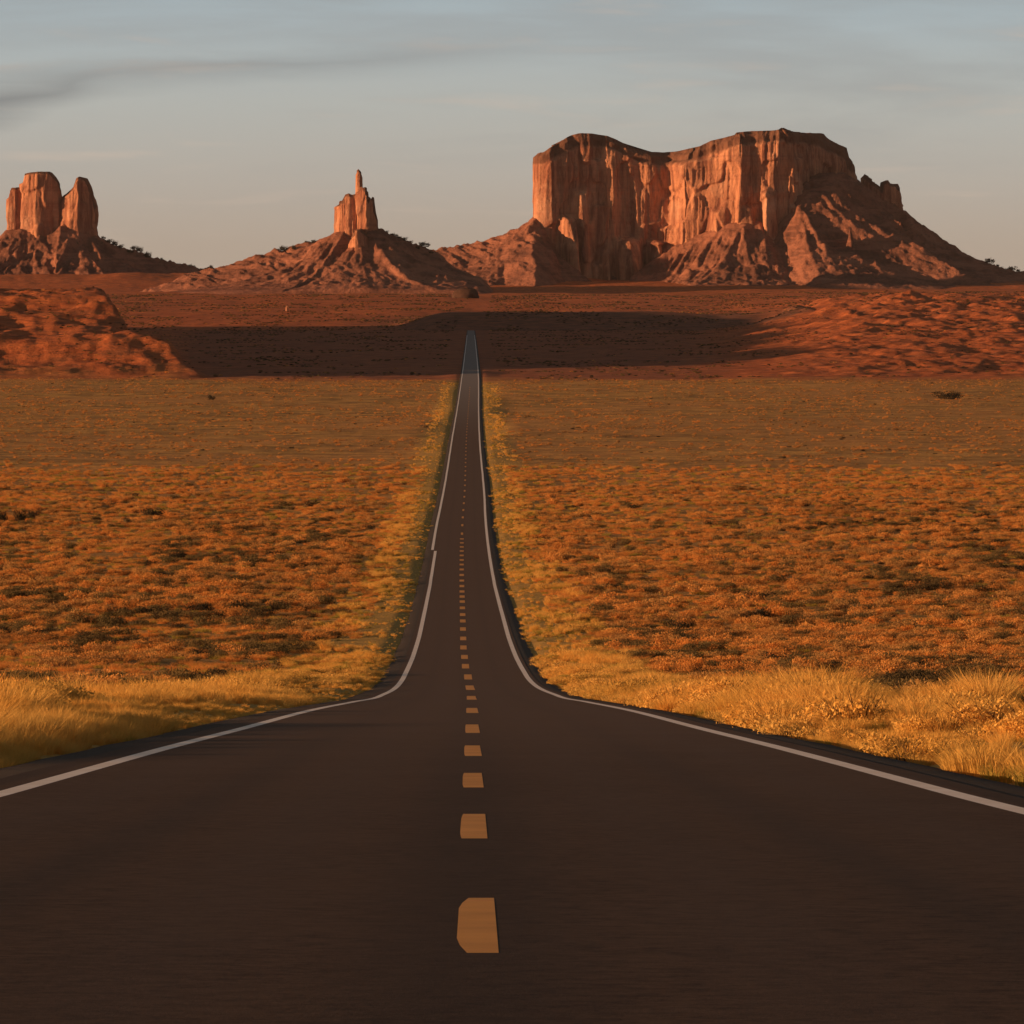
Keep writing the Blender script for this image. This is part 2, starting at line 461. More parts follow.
def build_terrain():
    yr = np.concatenate([np.linspace(-300, 8, 14), np.geomspace(10, 2450, 640), np.linspace(2456, 6600, 560), np.geomspace(6620, 14000, 160), np.geomspace(15000, 30000, 8)])
    u_in = np.linspace(-0.105, 0.105, 420)
    u_out = 0.105 + np.geomspace(0.0006, 1.6, 60)
    u = np.concatenate([-u_out[::-1], u_in, u_out])
    sc = np.maximum(yr, 60)
    Y = np.repeat(yr[:, None], len(u), 1)
    # keep a few columns glued to the road so that its cutting has clean sides
    X = sc[:, None] * u[None, :] + cenx(np.clip(yr, -400, 6000))[:, None] * (1 - sst(np.abs(u), 0.0, 0.05))[None, :]
    Z = terrain(X, Y)
    p = 512 + F * X / np.maximum(Y, 40)
    a = np.abs(X - cenx(Y))
    nz = 90 * (fbm(X / 90, Y / 90, 3, 61) - 0.5)
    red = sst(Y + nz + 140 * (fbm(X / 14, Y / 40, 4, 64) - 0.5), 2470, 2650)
    pf = p + 40 * (fbm(X / 60, Y / 90, 3, 63) - 0.5)
    painted_shade = sst(Y + nz, 2540, 2640) * (1 - sst(Y, 5150, 5200)) * sst(pf, 150, 215) * (1 - sst(pf, 640, 770)) * 0.55  # valley shadow put into the ground colour, helping out the cast one
    painted_shade = np.maximum(painted_shade, sst(Y, 5150, 5200) * (1 - sst(Y + 3 * nz, 6150, 6500)) * sst(pf, 330, 420) * (1 - sst(pf, 740, 830)) * 0.85)  # likewise the shaded band over the swell
    painted_shade = np.maximum(painted_shade, sst(Y, 5170, 5230) * (1 - sst(Y, 5500, 5700)) * sst(pf, 370, 430) * (1 - sst(pf, 790, 860)))  # darkest in the dip behind the crest, painted as shade
    verge = (1 - sst(a + 3 * (fbm(X / 6, Y / 14, 3, 62) - 0.5), 9, 15)) * (1 - sst(Y, 2350, 2600))
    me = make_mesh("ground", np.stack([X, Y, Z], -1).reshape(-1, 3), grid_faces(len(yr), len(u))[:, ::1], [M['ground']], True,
                   attrs=dict(red=red, verge=verge, painted_shade=painted_shade))
    tag(link("ground", me), kind='structure')


build_terrain()


def ribbon(name, ys, offs, dz, m, parent=None):
    """strip that follows the road; offs: lateral offsets (arrays or numbers)"""
    offs = [np.broadcast_to(np.asarray(o, float), ys.shape) for o in offs]
    c = cenx(ys); z = prof(ys)
    V = np.stack([np.stack([c + o, ys, z + (dz(o, ys) if callable(dz) else dz)], -1) for o in offs], 1)
    lat = np.stack(offs, 1)
    me = make_mesh(name, V.reshape(-1, 3), grid_faces(len(ys), len(offs)), [m], True, attrs=dict(lateral=lat))
    return tag(link(name, me, parent), kind='structure')


RY = np.concatenate([np.linspace(-300, 10, 20), np.geomspace(10.5, 5180, 1100)])
crown = lambda o, ys: 0.05 * (1 - (np.abs(o) / 3.9) ** 2) * 0 + 0.0
rwid = np.interp(RY, [2600, 5180], [1.0, 0.74])
ribbon("road", RY, [o * rwid for o in (-3.98, -3.0, -2, -1, -0.3, 0.3, 1, 2, 3.0, 3.98)], crown, M['asphalt'])
gw = 0.75 + 0.5 * (fbm(RY / 4.0, RY * 0, 3, 71) - 0.5)
for sgn in (-1, 1):
    ribbon("gravel_shoulder", RY, [sgn * 3.95 * rwid, sgn * 4.4 * rwid, sgn * (4.5 + gw * 0.5) * rwid][::sgn], lambda o, ys: -0.012 - 0.02 * np.maximum(np.abs(o) - 3.98, 0) - 0.12 * sst(np.abs(o), 4.5, 5.1), M['gravel'])
    ww = np.interp(RY, [0, 60, 200, 500, 1600, 2600], [0.085, 0.09, 0.12, 0.17, 0.20, 0.20])
    ys = RY[RY < 4700]; w = ww[RY < 4700] * np.interp(ys, [2600, 4700], [1, 0.7])
    cen = 3.6 * np.interp(ys, [2600, 5180], [1.0, 0.74]) + 0.05 * (fbm(ys / 45, ys * 0, 2, 72) - 0.5)
    if sgn < 0:
        # the left line was painted in two runs that do not quite meet
        ya = ys < 770
        for sel, dx in ((ya, -0.10), (~ya, 0.32)):
            k = np.flatnonzero(sel)
            ribbon("edge_line", ys[k], [-(cen[k] + dx + w[k]), -(cen[k] + dx - w[k])], 0.0004 + 0.00001 * ys[k], M['white'])
    else:
        ribbon("edge_line", ys, [cen - w, cen + w], 0.0004 + 0.00001 * ys, M['white'])

# centre dashes: rows of the picture turned into distances along the road
dash_rows = [(898, 953), (814, 838.5), (773, 787.5), (745.5, 756), (724.5, 733), (708, 713), (696, 699.7), (685.5, 690), (674.5, 679.5), (664, 668.5), (655, 659), (645.5, 649.5),
             (636.7, 640.3), (627.3, 630.7), (619.5, 622.5), (613.2, 616), (606.6, 609.2), (600.4, 602.8), (595.4, 597.8), (590.4, 592.6), (585, 587.2), (579.6, 581.6), (574, 576),
             (568.6, 570.4), (563.7, 565.4), (559.2, 560.8), (554.7, 556.2), (550.3, 551.7), (546.3, 547.6), (542.3, 543.5), (538.4, 539.5)]
dash_x = [477, 473.5, 472.7, 472.5, 472.2, 472, 471.5, 470, 468, 465.5, 464.5, 463.5, 463] + [462] * 30


def dash(ya, yb, xo, hw, chamfer=0.0):
    n = 10
    ys = np.linspace(ya, yb, n)
    t = np.linspace(0, 1, n)
    cut = chamfer * np.clip(1 - np.minimum(t, 1 - t) * 6, 0, 1)
    c = cenx(ys) + xo; z = prof(ys) + 0.0004 + 0.00001 * ys
    V = np.stack([np.stack([c - hw + cut, ys, z], -1), np.stack([c + hw, ys, z], -1)], 1).reshape(-1, 3)
    tag(link("centre_dash", make_mesh("centre_dash", V, grid_faces(n, 2), [M['yellow']])), kind='structure')


for (ra, rb), px in zip(dash_rows, dash_x):
    yb, ya = dist_of(ra), dist_of(rb)
    ym = (ya + yb) / 2
    xo = (px - 512) / F * ym - float(cenx(ym))
    hw = np.interp(ym, [20, 60, 150, 300, 600], [0.067, 0.09, 0.14, 0.22, 0.26])
    dash(ya, yb, xo if ym < 400 else 0.0, hw, 0.035 if ym < 25 else 0.01)
# old worn-down dashes go on beyond
y = dist_of(538) + 14
while y < 2400:
    dash(y, y + 10, 0.0, 0.16); y += 40
# behind the camera
for k in range(8): dash(-8 - 14 * k, -3 - 14 * k, 0.0, 0.08)


# ------------------------------------------------------------------ buttes
def px2x(p, Yd): return (np.asarray(p, float) - 512) / F * Yd
def py2z(q, Yd): return (HZ - np.asarray(q, float)) / F * Yd + ZC


def rock_block(name, parent, Y0, plan, base_py, top, seed, amp=9.0, ds=1.6, rows=90, batter=0.10, spurs=(), cap_m=16.0, wl=1.0, left_px=-9e9):
    """cliff: plan is a closed list of (px, metres behind Y0) anticlockwise from the left end along the FRONT; top is [(px, py)...]"""
    P = np.array([[px2x(a, Y0), Y0 + b] for a, b in plan])
    Q = np.vstack([P, P[:1]])
    seg = np.linalg.norm(np.diff(Q, axis=0), axis=1); cum = np.concatenate([[0], np.cumsum(seg)])
    n = int(cum[-1] / ds); s = np.linspace(0, cum[-1], n, endpoint=False)
    xs = np.interp(s, cum, Q[:, 0]); ys = np.interp(s, cum, Q[:, 1])
    # round the corners a little
    for _ in range(int(5 / ds) + 1):
        xs = 0.25 * np.roll(xs, 1) + 0.5 * xs + 0.25 * np.roll(xs, -1); ys = 0.25 * np.roll(ys, 1) + 0.5 * ys + 0.25 * np.roll(ys, -1)
    tx = np.roll(xs, -3) - np.roll(xs, 3); ty = np.roll(ys, -3) - np.roll(ys, 3)
    L = np.hypot(tx, ty); nx = ty / L; ny = -tx / L
    area = 0.5 * np.sum(xs * np.roll(ys, -1) - np.roll(xs, -1) * ys)
    if area < 0: nx, ny = -nx, -ny
    tp = np.array(top, float)
    def topz(X): return py2z(np.interp(512 + F * X / Y0, tp[:, 0], tp[:, 1]), Y0)
    zb = py2z(base_py, Y0)
    t = np.linspace(0, 1, rows)[:, None]
    X0 = np.repeat(xs[None], rows, 0); Yy = np.repeat(ys[None], rows, 0)
    # noise has to close on itself: use plan coordinates, not arc length
    def N(sc, sd, zsc):
        th = (X0 + 0.8 * Yy) / sc
        return th, sd, zsc
    zt = topz(xs) + 2.2 * (fbm(xs / 14, ys / 14, 3, seed + 5) - 0.5)
    Z = zb + (zt[None] - zb) * t
    c1 = vn(X0 / (46 * wl) + Yy / (61 * wl), Z / 420, seed)
    c2 = 1 - np.abs(2 * vn(X0 / (17 * wl) + Yy / (19 * wl), Z / 130, seed + 1) - 1)
    c3 = 1 - np.abs(2 * vn(X0 / (6.0 * wl) - Yy / (7 * wl), Z / 48, seed + 2) - 1)
    c4 = fbm(X0 / 3.1 + Yy / 3.3, Z / 9, 3, seed + 3)
    # faces that come and go with height: slabs that have fallen away
    sl = vn(X0 / (22 * wl) + Yy / (25 * wl), Z / 33, seed + 8)
    disp = amp * (1.0 * (c1 - 0.5) + 0.75 * (c2 - 0.5) + 0.34 * (c3 - 0.5) + 0.22 * (c4 - 0.5) + 0.55 * (sst(sl, 0.42, 0.52) - 0.5))
    # ledges
    led = np.round(vn(Z / 15, X0 / 400, seed + 4) * 3) / 3
    disp = disp + amp * 0.28 * (led - 0.5)
    disp = disp * (0.35 + 0.65 * sst(512 + F * X0 / Y0, left_px - 6, left_px + 14)) if left_px > 0 else disp
    disp = disp - batter * (Z - zb) * sst(512 + F * X0 / Y0, left_px, left_px + 14)
    capt = sst(Z, zt[None] - cap_m * (0.8 + 0.5 * vn(X0 / 30, Yy / 30, seed + 9)), zt[None] - cap_m * 0.72)
    disp = disp - amp * 0.45 * capt * sst(512 + F * X0 / Y0, left_px, left_px + 14)
    disp = disp - amp * 0.7 * sst(t, 0.965, 1.0)
    for (spx, w, stop, prot) in spurs:
        xc = px2x(spx, Y0); wm = w / F * Y0; zs = py2z(stop, Y0)
        front = (ny[None] < 0.35)
        g = np.clip(1 - np.abs(X0 - xc + 0.06 * (Z - zs)) / wm, 0, 1) ** 0.6
        hgt = sst(zs - Z, -2, 10) + 0.5 * sst(zs - Z, 10, 60)
        disp = disp + front * prot * g * hgt
    X = X0 + nx[None] * disp; Yv = Yy + ny[None] * disp
    V = np.stack([X, Yv, Z], -1)
    cap = capt
    # roof
    cx, cy = X[-1].mean(), Yv[-1].mean()
    rings = []
    lastX, lastY, lastZ = X[-1], Yv[-1], Z[-1]
    for k in (0.97, 0.9, 0.75, 0.5, 0.25, 0.02):
        rx = cx + (lastX - cx) * k; ry = cy + (lastY - cy) * k
        rz = topz(rx) + 2.5 * (fbm(rx / 20, ry / 20, 3, seed + 6) - 0.5)
        rings.append(np.stack([rx, ry, rz], -1))
    V = np.concatenate([V, np.array(rings)], 0)
    cap = np.concatenate([cap, np.ones((6, n))], 0)
    me = make_mesh(name, V.reshape(-1, 3), grid_faces(V.shape[0], n, True), [M['rock']], False, attrs=dict(cap=cap))
    return link(name, me, parent)


def seg_dist(X, Y, P):
    """distance outside the closed polygon P (0 inside) and the plan position of the nearest edge point"""
    best = np.full(X.shape, 1e18); bx = np.zeros(X.shape)
    inside = np.zeros(X.shape, bool)
    n = len(P)
    for i in range(n):
        a = P[i]; b = P[(i + 1) % n]; ab = b - a
        t = np.clip(((X - a[0]) * ab[0] + (Y - a[1]) * ab[1]) / max(ab @ ab, 1e-9), 0, 1)
        dx = X - a[0] - t * ab[0]; dy = Y - a[1] - t * ab[1]
        d = dx * dx + dy * dy
        m = d < best
        best = np.where(m, d, best); bx = np.where(m, a[0] + t * ab[0], bx)
        c = ((a[1] > Y) != (b[1] > Y)) & (X < (b[0] - a[0]) * (Y - a[1]) / (b[1] - a[1] + 1e-12) + a[0])
        inside ^= c
    return np.where(inside, 0, np.sqrt(best)), bx, inside


def talus(name, parent, Y0, plan, crest, seed, px0, px1, yb, yf, step, slope=0.55, humps=(), skirt=None, gam=14.0):
    """slope of fallen rock round the cliffs; crest = [(px, py of the slope's top at the cliff foot)...]; skirt = [(px, py)] a low ridge line"""
    P = np.array([[px2x(a, Y0), Y0 + b] for a, b in plan])
    x = np.arange(px2x(px0, Y0), px2x(px1, Y0), step); yy = np.concatenate([np.arange(Y0 - yf, Y0 + 60, step * 1.1), np.arange(Y0 + 60, Y0 + yb, step * 4)])
    X, Y = np.meshgrid(x, yy)
    wx = X + 18 * (fbm(X / 60, Y / 60, 3, seed + 1) - 0.5); wy = Y + 18 * (fbm(X / 60, Y / 60, 3, seed + 2) - 0.5)
    d, bx, ins = seg_dist(wx, wy, P)
    cr = np.array(crest, float)
    pk = 512 + F * bx / Y0
    h0 = py2z(np.interp(pk, cr[:, 0], cr[:, 1]), Y0)
    base = terrain(X, Y)
    H = np.maximum(h0 - 3, 1)
    R = H / slope
    tt = np.clip(d / (R * 1.9), 0, 1)
    fall = np.exp(-d / R * 1.15) * (1 - tt) ** 0.6
    # ribs and gullies that run down the slope: noise over the direction round the cliff
    ang = bx / 26.0 + (X - bx) / np.maximum(d, 8) * 2.2
    rib = ridged(ang, d / 210, 4, seed + 3) - 0.55
    rib2 = ridged(X / 15 + 5, Y / 26, 4, seed + 4) - 0.55
    z = H * fall + gam * rib * sst(d, 0, 40) * fall * 2.0 + 7.0 * rib2 * np.minimum(1, fall * 2.5)
    z = z + 9.0 * (ridged(ang * 3.1 + 4, d / 160, 3, seed + 13) - 0.55) * sst(d, 4, 30) * np.minimum(1, fall * 2.2)
    z = z + (5.0 * (fbm(X / 8, Y / 12, 4, seed + 11) - 0.5)) * sst(z, 4, 20)
    for (hp, hq, wpx, dy, dep) in humps:
        hz = py2z(hq, Y0)
        g = np.exp(-(np.abs((X - px2x(hp, Y0)) / (wpx / F * Y0)) ** 1.6) - np.abs((Y - (Y0 - dy)) / dep) ** 2)
        z = np.maximum(z, hz * g * (0.80 + 0.30 * (rib2 + 0.5) + 0.25 * (ridged(X / 9, Y / 40, 3, seed + 12) - 0.5)))
    if skirt is not None:
        sk = np.array(skirt, float)
        sp = 512 + F * (X + 16 * (fbm(X / 30, Y / 34, 3, seed + 9) - 0.5) * sst(Y0 - Y, 0, 40)) / Y0
        hz = py2z(np.interp(sp, sk[:, 0], sk[:, 1]), Y0) 
        prof_s = np.where(Y < Y0 + 30, np.clip((Y - (Y0 - hz / 0.36)) / (hz / 0.36 + 30), 0, 1) ** 1.15, np.clip(1 - (Y - Y0 - 30) / 200, 0, 1))
        z = np.maximum(z, hz * prof_s * 1.0 + 7.0 * rib2 * prof_s * sst(Y0 + 10 - Y, 0, 30) + 7.0 * (fbm(X / 8, Y / 12, 4, seed + 11) - 0.5) * np.sqrt(prof_s) + 8.0 * (ridged((X + 0.6 * (Y - Y0)) / 9.5, Y / 90, 3, seed + 14) - 0.55) * prof_s + gam * 1.3 * (ridged((X + 0.5 * (Y - Y0)) / 24, Y / 150, 4, seed + 7) - 0.6) * prof_s * sst(Y0 + 10 - Y, 0, 60))
    z = z - 4.0 * (1 - sst(z, 0, 6))
    Z = np.maximum(z, base - 5.0 + 0 * z)
    Z = np.where(z < 1.0, base - 4.0, np.maximum(Z, base - 4))
    edge = (sst(X, x[0], x[0] + 30) * (1 - sst(X, x[-1] - 30, x[-1])) * sst(Y, yy[0], yy[0] + 20))
    Z = np.where(edge < 1, (base - 4) * (1 - edge) + Z * edge, Z)
    me = make_mesh(name, np.stack([X, Y, Z], -1).reshape(-1, 3), grid_faces(len(yy), len(x)), [M['talus']], True)
    return link(name, me, parent)


def thing(name, loc, label, cat, group=None):
    o = bpy.data.objects.new(name, None); S.collection.objects.link(o)
    o.location = loc
    return tag(o, label, cat, group)


def reparent(root):
    for o in list(S.collection.objects):
        if o.parent is root:
            o.location = tuple(-v for v in root.location)


# the big mesa
YM = 9300.0
mesa = thing("mesa", (px2x(700, YM), YM, 0), "massive flat-topped sandstone mesa with a long scree slope, right of the road", "mesa")
plan_m = [(534, 40), (537, 4), (552, -4), (575, 10), (615, 20), (650, 28), (668, 38), (673, 28), (681, -4), (712, -14), (742, -26), (752, -12), (775, -24), (798, -18),
          (806, 40), (830, 115), (856, 180), (872, 260), (878, 360), (800, 420), (680, 430), (580, 400), (545, 300)]
top_m = [(528, 153), (546, 152), (549, 148), (560, 143), (570, 137), (580, 132.5), (592, 133), (608, 135), (622, 141), (632, 147), (645, 151), (665, 151.5), (680, 150), (700, 146), (712, 140),
         (730, 136), (752, 131), (780, 130), (784, 127.5), (788, 130), (800, 131), (829, 131), (836, 138), (846, 140), (856, 144), (857, 154), (866, 157), (868, 168), (880, 181)]
spurs_m = [(566, 9, 215, 26), (600, 8, 262, 16), (628, 14, 236, 26), (606, 5, 250, 14), (655, 8, 238, 22), (668, 8, 225, 16), (716, 11, 208, 10), (745, 10, 205, 16), (768, 8, 190, 18), (796, 7, 205, 8), (580, 7, 190, 8)]
rock_block("cliff", mesa, YM, plan_m, 285, top_m, 101, amp=9.5, ds=1.7, rows=130, batter=0.05, spurs=spurs_m, cap_m=22, left_px=546)
plan_f = [(864, 150), (872, 120), (884, 105), (898, 110), (910, 135), (916, 190), (905, 240), (875, 240)]
top_f = [(855, 165), (870, 176), (884, 188), (888, 189), (889.5, 180), (893, 178.5), (896, 182.5), (904, 182), (907, 188), (909, 194), (912, 205), (920, 222)]
rock_block("rock_shoulder", mesa, YM, plan_f, 270, top_f, 131, amp=6, ds=1.4, rows=70, batter=0.04, cap_m=6)
plan_all = [(534, 40), (537, 4), (552, -4), (575, 22), (615, 38), (650, 52), (668, 60), (682, 4), (742, -26), (800, -18), (842, 62), (872, 110), (898, 105), (914, 150), (916, 230), (878, 330), (800, 420), (680, 430), (580, 400), (545, 300)]
crest_m = [(520, 212), (534, 214), (545, 228), (556, 256), (575, 270), (610, 268), (640, 254), (665, 246), (685, 240), (710, 230), (735, 220), (760, 220), (775, 228), (790, 214), (805, 199), (825, 180), (848, 170), (866, 180), (885, 197), (900, 202), (918, 214)]
humps_m = [(742, 236, 7, 70, 26), (722, 250, 9, 80, 26), (847, 226, 8, 90, 30), (775, 266, 22, 140, 44), (690, 268, 22, 110, 44), (870, 264, 26, 140, 50)]
skirt_m = [(370, 292), (395, 276), (410, 262), (425, 251), (445, 248), (470, 244), (485, 240), (500, 236), (520, 226), (534, 221), (550, 232), (562, 252), (580, 280), (620, 288), (880, 288), (905, 262), (935, 246), (960, 263), (985, 268.5), (1010, 271), (1040, 274), (1100, 280), (1160, 288)]
talus("talus_slope", mesa, YM, plan_all, crest_m, 201, 370, 1160, 560, 330, 2.3, slope=0.62, humps=humps_m, skirt=skirt_m, gam=17)
reparent(mesa)

# the spire butte
YS = 8800.0
spire = thing("spire_butte", (px2x(358, YS), YS, 0), "slender sandstone butte with a thin spire on top, left of the road", "butte")
rock_block("tower", spire, YS, [(336, 6), (338, -12), (350, -16), (362, -14), (366, 8), (360, 30), (342, 30)], 262, [(334, 206), (337, 204), (340, 201), (344, 201), (345, 195), (349, 193.5), (352, 195), (356, 194), (366, 192)], 301, amp=6, ds=1.1, rows=60, batter=0.02, cap_m=4, wl=0.6)
rock_block("buttress", spire, YS, [(352, -4), (356, -24), (366, -34), (376, -26), (382, 0), (380, 24), (366, 34), (354, 24)], 270, [(350, 192), (362, 187), (366, 190), (368, 192), (369, 202), (371, 200), (372.5, 197), (374, 198), (375, 210), (379, 224), (383, 240)], 311, amp=5, ds=1.1, rows=70, batter=0.035, cap_m=4, wl=0.6)
rock_block("buttress", spire, YS, [(347, -10), (349, -52), (356, -78), (364, -70), (371, -44), (376, -10), (362, 6)], 288, [(345, 252), (350, 240), (356, 231), (362, 229), (368, 236), (374, 246), (378, 256)], 331, amp=5.5, ds=1.1, rows=70, batter=0.05, cap_m=0.5, wl=0.6)
rock_block("spire", spire, YS, [(355.0, 0), (357, -7), (360.5, -7), (363, 0), (361.5, 9), (357, 9)], 205, [(354, 176), (356.5, 171), (358.5, 169.5), (361, 172), (363, 178)], 321, amp=1.6, ds=0.7, rows=50, batter=0.01, cap_m=3, wl=0.5)
talus("talus_slope", spire, YS, [(336, 6), (338, -12), (356, -20), (366, -30), (378, -22), (382, 4), (378, 28), (342, 30)], [(330, 230), (345, 229), (358, 240), (370, 226), (382, 228)], 221, 125, 500, 420, 260, 2.3, slope=0.60,
      humps=[(356, 248, 8, 60, 30), (345, 262, 12, 80, 30), (330, 272, 14, 110, 30), (362, 266, 8, 95, 26), (372, 246, 8, 40, 30)],
      skirt=[(140, 292), (165, 284), (190, 272), (205, 269), (225, 266), (245, 258), (270, 251), (300, 245), (325, 237), (345, 233), (370, 233), (385, 234), (398, 236), (410, 242), (425, 248), (440, 256), (455, 268), (470, 280), (485, 292)], gam=14)
reparent(spire)

# the left butte
YL = 9700.0
lb = thing("twin_tower_butte", (px2x(50, YL), YL, 0), "stout sandstone butte of three towers at the left edge", "butte")
rock_block("tower", lb, YL, [(19, 10), (22, -14), (38, -24), (52, -16), (62, 0), (64, 36), (40, 60), (22, 44)], 265, [(18, 182), (23.5, 181), (25, 173.5), (30, 172.5), (44, 172), (50, 172), (55, 177), (58, 182), (62, 196)], 401, amp=6, ds=1.3, rows=70, batter=0.02, cap_m=3, wl=0.8)
rock_block("tower", lb, YL, [(4, 12), (7, -6), (16, -10), (28, 0), (28, 30), (14, 40), (5, 30)], 262, [(2, 200), (8, 192), (12, 188), (22, 187), (28, 188)], 411, amp=4.5, ds=1.3, rows=60, batter=0.045, cap_m=3, wl=0.8)
rock_block("tower", lb, YL, [(50, 8), (62, -14), (78, -22), (89, -14), (97, 10), (94, 40), (78, 50), (60, 34)], 270, [(52, 205), (60, 201), (63, 196), (66, 194), (71, 190), (74, 187), (77, 178.5), (80, 177), (86, 178.5), (90, 186), (94, 197), (97, 215)], 421, amp=5.5, ds=1.3, rows=70, batter=0.025, cap_m=3, wl=0.8)
rock_block("saddle", lb, YL, [(55, 12), (60, 0), (70, -2), (76, 12), (70, 34), (60, 34)], 268, [(54, 200), (60, 205), (63, 203), (66, 200), (70, 197), (76, 198)], 441, amp=3, ds=1.3, rows=50, batter=0.02, cap_m=1, wl=0.7)
talus("talus_slope", lb, YL, [(4, 12), (7, -6), (22, -14), (38, -24), (60, -16), (78, -22), (92, -12), (97, 12), (94, 40), (78, 50), (14, 40)], [(0, 230), (20, 228), (45, 236), (62, 222), (80, 228), (97, 234)], 241, -130, 305, 420, 260, 2.3, slope=0.60,
      humps=[(66, 240, 16, 40, 36), (20, 252, 16, 70, 34), (50, 262, 14, 90, 30)],
      skirt=[(-130, 285), (-80, 270), (-20, 250), (0, 242), (40, 240), (97, 236), (110, 243), (130, 250), (150, 256), (170, 262), (190, 266), (215, 269), (245, 272), (275, 284), (300, 292)], gam=14)
reparent(lb)


# ------------------------------------------------------------------ plants
def blades(n, h, spread, width, seed, lean=0.35, dome=0.0, kink=0.35, mi=0):
    """n thin two-piece blades or twigs; dome > 0 starts them through a low mound"""
    r = np.random.default_rng(seed)
    th = r.uniform(0, 2 * math.pi, n); rad = spread * np.sqrt(r.uniform(0, 1, n)) * 0.55
    bx, by = rad * np.cos(th), rad * np.sin(th)
    bz = np.zeros(n)
    hh = h * r.uniform(0.55, 1.1, n) * (1 - 0.35 * (rad / max(spread, 1e-6)))
    la = th + r.normal(0, 0.6, n); ll = lean * hh * r.uniform(0.3, 1.5, n)
    mx = bx + ll * 0.4 * np.cos(la); my = by + ll * 0.4 * np.sin(la); mz = bz + hh * 0.6
    tx = bx + ll * 1.1 * np.cos(la); ty = by + ll * 1.1 * np.sin(la); tz = bz + hh
    fa = r.uniform(0, math.pi, n); wx = width * np.cos(fa); wy = width * np.sin(fa)
    V = np.stack([np.stack([bx - wx, by - wy, bz - 0.03], -1), np.stack([bx + wx, by + wy, bz - 0.03], -1),
                  np.stack([mx + wx * .8, my + wy * .8, mz], -1), np.stack([mx - wx * .8, my - wy * .8, mz], -1),
                  np.stack([tx, ty, tz], -1)], 1).reshape(-1, 3)
    b = np.arange(n)[:, None] * 5
    Fq = np.concatenate([b + [0, 1, 2], b + [0, 2, 3], b + [3, 2, 4]], 0)
    return V, Fq


def leafballs(n, rx, rz, size, seed, lumps=7):
    """leaf clumps spread through a lumpy low mound"""
    r = np.random.default_rng(seed)
    cx = r.uniform(-0.6, 0.6, lumps) * rx; cy = r.uniform(-0.6, 0.6, lumps) * rx; cz = r.uniform(0.25, 0.62, lumps) * rz; cr = r.uniform(0.32, 0.5, lumps)
    k = r.integers(0, lumps, n)
    d = r.normal(size=(n, 3)); d /= np.linalg.norm(d, axis=1, keepdims=True)
    rr = cr[k] * r.uniform(0.55, 1.05, n)
    C = np.stack([cx[k] + d[:, 0] * rr * rx, cy[k] + d[:, 1] * rr * rx, np.maximum(cz[k] + d[:, 2] * rr * rz, 0.01)], -1)
    a = r.normal(size=(n, 3)); a[:, 2] = np.abs(a[:, 2]) + 0.6; a /= np.linalg.norm(a, axis=1, keepdims=True)
    b = np.cross(a, r.normal(size=(n, 3))); b /= np.linalg.norm(b, axis=1, keepdims=True)
    s = size * r.uniform(0.6, 1.5, (n, 1))
    V = np.stack([C - b * s * 0.45, C + b * s * 0.45, C + a * s * 1.5], 1).reshape(-1, 3)
    return V, np.arange(3 * n).reshape(-1, 3)


def join(*parts):
    V = []; Fc = []; mi = []; o = 0
    for k, (v, f) in enumerate(parts):
        V.append(v); Fc.append(f + o); mi.append(np.full(len(f), k)); o += len(v)
    return np.concatenate(V), np.concatenate(Fc), np.concatenate(mi)


def proto_tuft(name, m, seed, h=0.45, n=190):
    v, f = blades(n, h, 0.46, 0.0048, seed, 0.5)
    me = make_mesh(name, v, f, [m])
    return me


def proto_shrub(name, m, seed, n=760, rz=0.62, size=0.055):
    a = leafballs(n, 1.0, rz, size, seed)
    b = blades(46, rz * 1.05, 0.7, 0.012, seed + 1, 0.7)
    V, Fc, mi = join(a, b)
    return make_mesh(name, V, Fc, [m, M['twig']], mat_idx=mi)


tufts = [proto_tuft("grass_tuft", M['straw'], 500 + i, 0.5 + 0.06 * i) for i in range(4)] + [proto_tuft("grass_tuft", M['green'], 520, 0.42)]
kinds = [('rust', 3), ('tan', 2), ('olive', 2), ('dark', 2)]
shr = {k: [proto_shrub("shrub_" + k, M[k], 600 + 31 * i + 7 * j) for j in range(n)] for i, (k, n) in enumerate(kinds)}


tufts += [proto_shrub("gold_brush", M['straw'], 700 + i, 900, 0.8, 0.05) for i in range(3)] + [proto_shrub("olive_gold_brush", M["green"], 720, 900, 0.7, 0.05)]


